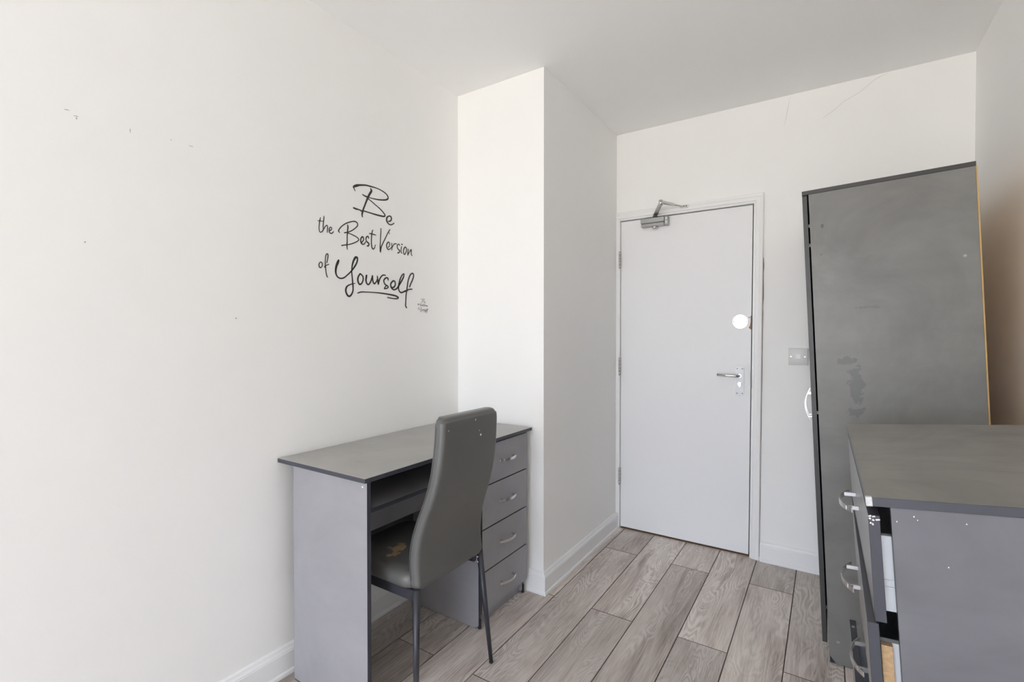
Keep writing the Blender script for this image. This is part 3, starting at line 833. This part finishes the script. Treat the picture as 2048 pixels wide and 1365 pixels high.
# ------------------------------------------------------------------ desk
desk = props(empty('desk', (0.0, 1.010, 0.0012)), 'grey laminate pedestal desk with four drawers against the left wall', 'desk')
DT = 0.805
board('desk_top', (0.004, 0.0, DT - 0.0145), (0.4775, 1.018, DT), desk, M_LAM_DTOP_LIT, M_EDGE)
board('side_panel', (0.062, 0.024, 0.004), (0.459, 0.040, DT - 0.0150), desk, M_LAM_DESK, M_EDGE)
bm = bmesh.new(); box(bm, (0.066, 0.0245, 0.0), (0.455, 0.0395, 0.0038)); link('foot_strip', bm, M_PLINTH, desk)
# pedestal of four drawers on the right
P0, P1 = 0.628, 0.993
def notched(name, x0, x1, y0, y1, z0, z1, nx, nz, parent, flip=False, mat=None):
    bm = bmesh.new()
    prism(bm, [(x0, z0), (x1 - nx, z0), (x1, z0 + nz), (x1, z1), (x0, z1)], 'y', y0, y1)
    bmesh.ops.bevel(bm, geom=bm.edges[:], offset=0.0005, segments=1, affect='EDGES')
    bm.normal_update()
    for f in bm.faces:
        f.material_index = 0 if abs(f.normal.y) > 0.9 else 1
    return link(name, bm, [mat or M_LAM_DESK, M_EDGE], parent)
notched('pedestal_side', 0.062, 0.4465, P0, P0 + 0.015, 0.0005, DT - 0.0150, 0.022, 0.014, desk)
notched('pedestal_side', 0.062, 0.4465, P1 - 0.015, P1, 0.0005, DT - 0.0150, 0.022, 0.014, desk)
bp_ = board('back_panel', (0.0625, 0.0405, 0.300), (0.0655, P0 - 0.0005, DT - 0.017), desk, M_LAM_SHADE, M_EDGE)  # added dark board, stands in for deep shade under the top
board('plinth', (0.412, P0 + 0.016, 0.0), (0.427, P1 - 0.016, 0.066), desk, M_LAM_DESK, M_EDGE)
board('pedestal_back', (0.064, P0 + 0.016, 0.07), (0.068, P1 - 0.016, DT - 0.017), desk)
board('pedestal_base', (0.070, P0 + 0.016, 0.066), (0.440, P1 - 0.016, 0.080), desk)
for yy in (P0 + 0.002, P1 - 0.014):
    bm = bmesh.new(); box(bm, (0.440, yy, -0.0002), (0.452, yy + 0.012, 0.040), 0.002); link('foot', bm, M_PLINTH, desk)
zz = [0.0655, 0.2425, 0.4255, 0.6090, 0.7845]
for k in range(4):
    d_ = board('drawer', (0.449, P0 + 0.002, zz[k] + 0.002), (0.4645, P1 - 0.002, zz[k + 1] - 0.002), desk, M_LAM_DESK, M_EDGE_W)
    bow(d_, (0.4645, (P0 + P1) / 2 + 0.002, (zz[k] + zz[k + 1]) / 2 + (0.004 if k else -0.002)), (0, 0, math.pi), scale=0.98)
    bm = bmesh.new()
    box(bm, (0.09, P0 + 0.030, zz[k] + 0.02), (0.4485, P1 - 0.030, zz[k] + 0.135))
    link('drawer_box', bm, M_WHITE_BOX, d_)
# keyboard shelf and rail under the top
tray = board('keyboard_shelf', (0.10, 0.050, 0.664), (0.418, P0 - 0.010, 0.679), desk, M_LAM_DESK, M_EDGE)
bm = bmesh.new(); box(bm, (0.414, 0.0435, 0.667), (0.432, 0.0495, 0.694), 0.0005); props(link('shelf_runner', bm, M_WOODRAW, desk), 'short bare wooden runner end')
rail = board('modesty_panel', (0.240, 0.0405, 0.520), (0.255, P0 - 0.0005, 0.660), desk, M_LAM_DESK, M_EDGE)
bm = bmesh.new()
for y, z in ((0.10, 0.62), (0.115, 0.612), (0.13, 0.63), (0.20, 0.622), (0.215, 0.634), (0.23, 0.618), (0.29, 0.63)):
    disc(bm, (0.2549, y, z), (1, 0, 0), 0.0032, 0.0005, 10)
link('fixing_holes', bm, M_BLACK, rail)['kind'] = 'stuff'
bm = bmesh.new(); disc(bm, (0.438, 0.0242, 0.768), (0, -1, 0), 0.0032, 0.001, 12); link('screw_cap', bm, M_FLECK, desk)

# ------------------------------------------------------------------ chair
ch = props(empty('chair', (0.585, 1.305, 0.001)), 'grey faux leather high-back chair tucked under the desk, its back to the room', 'chair')
# back: rear face x and half width by height
BK = [(0.428, 0.000, 0.174), (0.445, 0.000, 0.176), (0.48, -0.004, 0.176), (0.52, -0.006, 0.176), (0.56, -0.003, 0.175), (0.60, 0.005, 0.173), (0.65, 0.021, 0.170), (0.70, 0.040, 0.166),
      (0.75, 0.056, 0.162), (0.80, 0.068, 0.159), (0.85, 0.075, 0.157), (0.90, 0.079, 0.155), (0.94, 0.081, 0.154), (0.965, 0.081, 0.153), (0.977, 0.079, 0.150), (0.985, 0.074, 0.144), (0.989, 0.066, 0.134)]
def back_ring(z, xr, hw_, th, r, yc):
    pts = []
    r = min(r, th * 0.48)
    for (cx_, cy_, a0) in ((xr - r, hw_ - r, 0), (xr - th + r, hw_ - r, 90), (xr - th + r, -hw_ + r, 180), (xr - r, -hw_ + r, 270)):
        for k in range(7):
            t = R(a0 + 15 * k)
            pts.append((cx_ + r * math.cos(t), yc + cy_ + r * math.sin(t), z))
    return pts
bm = bmesh.new()
rings = []
PB = catmull(BK, 3)
for (z, xr, hw_) in PB:
    th = 0.046 if z < 0.965 else 0.046 - 0.022 * ((z - 0.965) / 0.024) ** 1.5
    rr_ = 0.017
    if z < 0.436:
        th, hw_ = 0.038, hw_ - 0.004
        xr -= 0.003
    yc = 0.004 + 0.008 * (z - 0.43) / 0.55
    rings.append(back_ring(z, xr - (0.004 if z > 0.975 else 0), hw_, th, rr_, yc))
loft(bm, rings)
back = link('backrest', bm, M_LEATHER, ch, smooth=True)
for s in (-1, 1):                   # stitched seam down each side
    bm = bmesh.new()
    tube(bm, [(xr - 0.031, 0.004 + 0.008 * (z - 0.43) / 0.55 + s * (hw_ - 0.0002), z) for z, xr, hw_ in PB if 0.45 < z < 0.96], 0.0011, 6)
    link('seam', bm, M_LEGS, back)
bm = bmesh.new()  # white flakes modelled in place of small glints on the back
for (dy, z, rx, rz_, sd) in ((0.014, 0.963, .0022, .0028, 1), (0.046, 0.906, .0040, .0050, 2), (0.038, 0.922, .0015, .0018, 3), (-0.128, 0.948, .0016, .0018, 4)):
    xr = [x for zq, x, h_ in PB if zq <= z][-1]
    flake(bm, (xr + 0.0010, 0.010 + dy, z), (0, 1, 0), (0, 0, 1), (rx, rz_), 0.0008, sd)
props(link('fleck', bm, M_FLECK, back), 'tiny glints painted as white flecks', kind='stuff')
# seat cushion
def seat_ring(z, grow):
    pts = []
    x0, x1, hy, r = -0.405 - grow, -0.022 + grow * 0.2, 0.183 + grow, 0.05
    for (cx_, cy_, a0) in ((x1 - r, hy - r, 0), (x0 + r, hy - r, 90), (x0 + r, -hy + r, 180), (x1 - r, -hy + r, 270)):
        for k in range(7):
            t = R(a0 + 15 * k)
            pts.append((cx_ + r * math.cos(t), 0.004 + cy_ + r * math.sin(t), z))
    return pts
bm = bmesh.new()
loft(bm, [seat_ring(z, g) for z, g in ((0.4225, -0.020), (0.424, -0.006), (0.430, 0.001), (0.440, 0.004), (0.452, 0.004), (0.463, 0.0), (0.470, -0.009), (0.4745, -0.022), (0.477, -0.045), (0.478, -0.09))])
seat = link('seat', bm, M_LEATHER, ch, smooth=True)
bm = bmesh.new()
for i, (x, y, rx, ry) in enumerate(((-0.205, -0.062, .022, .034), (-0.182, -0.098, .016, .022), (-0.222, -0.030, .018, .014), (-0.195, -0.118, .010, .012), (-0.238, -0.072, .012, .008))):
    flake(bm, (x, y, 0.4772), (1, 0, 0), (0, 1, 0), (rx, ry), 0.0012 + 0.0001 * i, 20 + i, 13)
props(link('peeled_patch', bm, M_PEEL, seat), 'patches of brown backing cloth where the seat cover has peeled', kind='stuff')
# steel frame under the seat
for lo, hi in (((-0.390, -0.168, 0.386), (-0.030, -0.150, 0.422)), ((-0.390, 0.158, 0.386), (-0.030, 0.176, 0.422)),
               ((-0.390, -0.150, 0.386), (-0.372, 0.158, 0.422))):
    bm = bmesh.new(); box(bm, lo, hi, 0.002); link('seat_rail', bm, M_LEGS, ch)
for (tx_, ty_, bx_, by_) in ((-0.014, -0.166, 0.012, -0.196), (-0.014, 0.174, 0.026, 0.194), (-0.350, -0.160, -0.352, -0.166), (-0.350, 0.165, -0.350, 0.166)):
    bm = bmesh.new()
    zt = 0.430 if tx_ > -0.1 else 0.4215
    cyl(bm, (tx_, ty_, zt), (bx_, by_, 0.006), 0.0125, 0.0075, 22)
    lg = link('leg', bm, M_LEGS, ch)
    bm = bmesh.new(); cyl(bm, (bx_, by_, 0.0062), (bx_, by_, 0.0), 0.0082, 0.0074, 18); link('foot_cap', bm, M_PLINTH, lg)
bm = bmesh.new()
for z in (0.411, 0.392):
    disc(bm, (-0.0125, 0.1615, z), (0.3, -1, 0), 0.0028, 0.0025, 10)
link('bolts', bm, M_CHROME, ch)['kind'] = 'stuff'

# ------------------------------------------------------------------ wardrobe, leaning a little to the left
wd = props(empty('wardrobe', (1.699, 2.208, 0.0015), (0, R(-2.6), 0)), 'tall grey leaning wardrobe with water-stained side, behind the chest of drawers', 'wardrobe')
WD, WW, WH = 0.478, 0.750, 1.802
bm = bmesh.new()
prism(bm, [(0.022, 0.0), (WD, 0.0), (WD, WH), (0.0, WH), (0.0, 0.028)], 'y', 0.0, 0.0155)
bmesh.ops.bevel(bm, geom=bm.edges[:], offset=0.0005, segments=1, affect='EDGES')
bm.normal_update()
for f in bm.faces: f.material_index = 0 if abs(f.normal.y) > 0.9 else 1
link('side_panel', bm, [M_LAM_WARD, M_EDGE], wd)
board('side_panel', (0.0, WW - 0.0155, 0.0), (WD, WW, WH), wd)
board('top_panel', (-0.0215, -0.001, WH + 0.0003), (WD + 0.001, WW + 0.001, WH + 0.0155), wd, M_LAM, M_EDGE_W)
board('base_panel', (0.002, 0.016, 0.070), (WD - 0.004, WW - 0.016, 0.085), wd)
board('plinth', (0.028, 0.016, 0.0), (0.043, WW - 0.016, 0.069), wd)
bm = bmesh.new()
box(bm, (WD + 0.0003, 0.0008, 0.0), (WD + 0.0045, WW - 0.0008, WH))
link('back_panel', bm, M_HARDBOARD, wd)
bm = bmesh.new(); prism(bm, [(0.001, 0.001), (0.022, 0.001), (0.001, 0.027)], 'y', 0.002, 0.014); link('foot', bm, M_PLINTH, wd)
board('shelf', (0.004, 0.016, 1.55), (WD - 0.006, WW - 0.016, 1.565), wd)
for k, (a, b) in enumerate(((0.0025, 0.3735), (0.3765, 0.7475))):
    dr = board('wardrobe_door', (-0.0212, a, 0.072), (-0.0052, b, WH - 0.003), wd, M_LAM, M_EDGE_W)
    yh = 0.340 if k == 0 else 0.410
    bow(dr, (-0.0212, yh, 0.944), (R(90), 0, 0), scale=1.06)
bm = bmesh.new()
for z in (1.675, 1.600, 0.95, 0.20):
    box(bm, (-0.0052, 0.006, z), (0.0, 0.012, z + 0.012))
link('hinges', bm, M_DARKMETAL, wd)['kind'] = 'stuff'

# ------------------------------------------------------------------ chest of drawers, tilted and coming apart
CT = Euler((R(0.9), R(-3.7), R(0.5)), 'XYZ').to_matrix()
c_top = Vector((1.7381, 0.9999, 0.985))
c_base = c_top + CT @ Vector((0, 0, -0.9835))
cd = props(empty('chest_of_drawers', tuple(c_base), (R(0.9), R(-3.7), R(0.5))), 'dusty grey tilted chest of drawers with loose fronts, at the right edge', 'chest of drawers')
CZ, CL, CD = 0.9835, 0.717, 0.395
TA = R(-1.6)                        # the top has lifted further than the carcass
tp = board('chest_top', (0, 0, -0.0150), (CD + 0.012, CL, 0), cd, M_LAM_TOP_LIT, M_EDGE)
tp.location = (0, 0, CZ)
tp.rotation_euler = (0, TA, 0)
def rise(x):
    return -x * math.tan(TA)
for y0, y1 in ((0.004, 0.019), (CL - 0.019, CL - 0.004)):
    bm = bmesh.new()
    prism(bm, [(0.032, 0.004), (CD, 0.004), (CD, CZ - 0.0156 + rise(CD)), (0.032, CZ - 0.0156 + rise(0.032))], 'y', y0, y1)
    bmesh.ops.bevel(bm, geom=bm.edges[:], offset=0.0005, segments=1, affect='EDGES')
    bm.normal_update()
    for f in bm.faces: f.material_index = 0 if abs(f.normal.y) > 0.9 else 1
    link('side_panel', bm, [M_LAM_SIDE_SHADED, M_EDGE], cd)
bm = bmesh.new(); box(bm, (CD - 0.004, 0.020, 0.03), (CD - 0.0005, CL - 0.020, CZ - 0.02)); link('back_panel', bm, M_HARDBOARD, cd)
board('plinth', (0.050, 0.020, 0.004), (0.065, CL - 0.020, 0.060), cd)
board('base_panel', (0.036, 0.020, 0.061), (CD - 0.006, CL - 0.020, 0.075), cd)
for x_, y_ in ((0.034, 0.006), (0.034, CL - 0.017), (CD - 0.02, 0.006), (CD - 0.02, CL - 0.017)):
    bm = bmesh.new(); box(bm, (x_, y_, -0.001), (x_ + 0.016, y_ + 0.011, 0.0038)); link('foot', bm, M_PLINTH, cd)
PITCH = 0.1815
ztop = CZ - 0.0300
for k in range(5):                  # from the top drawer down
    z1 = ztop - k * PITCH
    z0 = max(z1 - PITCH + 0.0035, 0.058)
    dx = (0.0015, 0.0000, 0.0020, -0.0260, 0.004)[k]
    dy = (0.0, 0.0, 0.0, 0.0, 0.0)[k]
    d_ = board('drawer', (dx, 0.002 + dy, z0), (dx + 0.0158, CL - 0.002 + dy, z1), cd, M_LAM_FRONT, M_EDGE)
    bow(d_, (dx, CL / 2 + 0.010, (z0 + z1) / 2 + (0.0, 0.004, 0.002, 0, 0)[k]), scale=1.08)
    bz0, bz1 = z0 + 0.008, z0 + 0.136
    bm = bmesh.new()
    for y_ in (0.030, CL - 0.042):
        box(bm, (dx + 0.0162, y_, bz0), (dx + 0.340, y_ + 0.012, bz1))
    box(bm, (dx + 0.328, 0.0425, bz0), (dx + 0.340, CL - 0.0425, bz1))
    box(bm, (dx + 0.0162, 0.0425, bz0 + 0.004), (dx + 0.3275, CL - 0.0425, bz0 + 0.008))
    link('drawer_box', bm, M_WHITE_BOX, d_)
    bm = bmesh.new()
    for q in (0.040, 0.052):
        box(bm, (dx + 0.0165, 0.0275, bz0 + q), (dx + 0.330, 0.0298, bz0 + q + 0.0022), 0.0004)
    link('runner', bm, M_SATIN if k > 4 else M_WHITE_BOX, d_)
    if k == 1:                      # swung out at its near end
        an = -0.0135
        d_.rotation_euler = (0, 0, an)
        d_.location = Vector((0, CL, 0)) - Matrix.Rotation(an, 3, 'Z') @ Vector((0, CL, 0))
        bm = bmesh.new(); box(bm, (dx + 0.0170, 0.0130, bz0 + 0.002), (0.0330, 0.0268, bz1 + 0.002), 0.0008)
        props(link('broken_edge', bm, M_CHIP, d_), 'crumbling raw chipboard edge showing behind the drawer front')
    if k == 0:
        bm = bmesh.new()
        for i in range(11):
            rn = random.Random(90 + i)
            flake(bm, (dx + 0.0158 * rn.random(), 0.0019, z1 - 0.001 - 0.017 * rn.random() ** 1.6), (1, 0, 0), (0, 0, 1), (0.0020 * rn.uniform(.4, 1.2), 0.0016 * rn.uniform(.5, 1.5)), 0.0004, 50 + i, 7)
        props(link('chipped_corner', bm, M_FLECK, d_), 'white chips along the corner of the top drawer front', kind='stuff')
    if k == 3:
        bm = bmesh.new(); box(bm, (dx + 0.004, CL - 0.045, z1), (dx + 0.011, CL - 0.036, z1 + 0.0006)); link('fitting', bm, M_SATIN, d_)
bm = bmesh.new()
box(bm, (-0.0006, -0.0010, -0.0150), (0.0085, 0.0075, 0.0004), 0.0008)
props(link('torn_edging', bm, M_FOIL, tp), 'silver torn patch at the near corner of the top')
bm = bmesh.new()
for x_, z_, r_, sd in ((0.0395, CZ - 0.037, .0010, 1), (0.100, CZ - 0.100, .0009, 2), (0.125, CZ - 0.029, .0010, 3), (0.062, CZ - 0.026, .0010, 5), (0.066, CZ - 0.031, .0008, 6)):
    flake(bm, (x_, 0.0039, z_), (1, 0, 0), (0, 0, 1), (r_, r_ * 1.4), 0.0004, sd, 7)
props(link('fleck', bm, M_FLECK, cd), 'tiny glints painted as white flecks', kind='stuff')
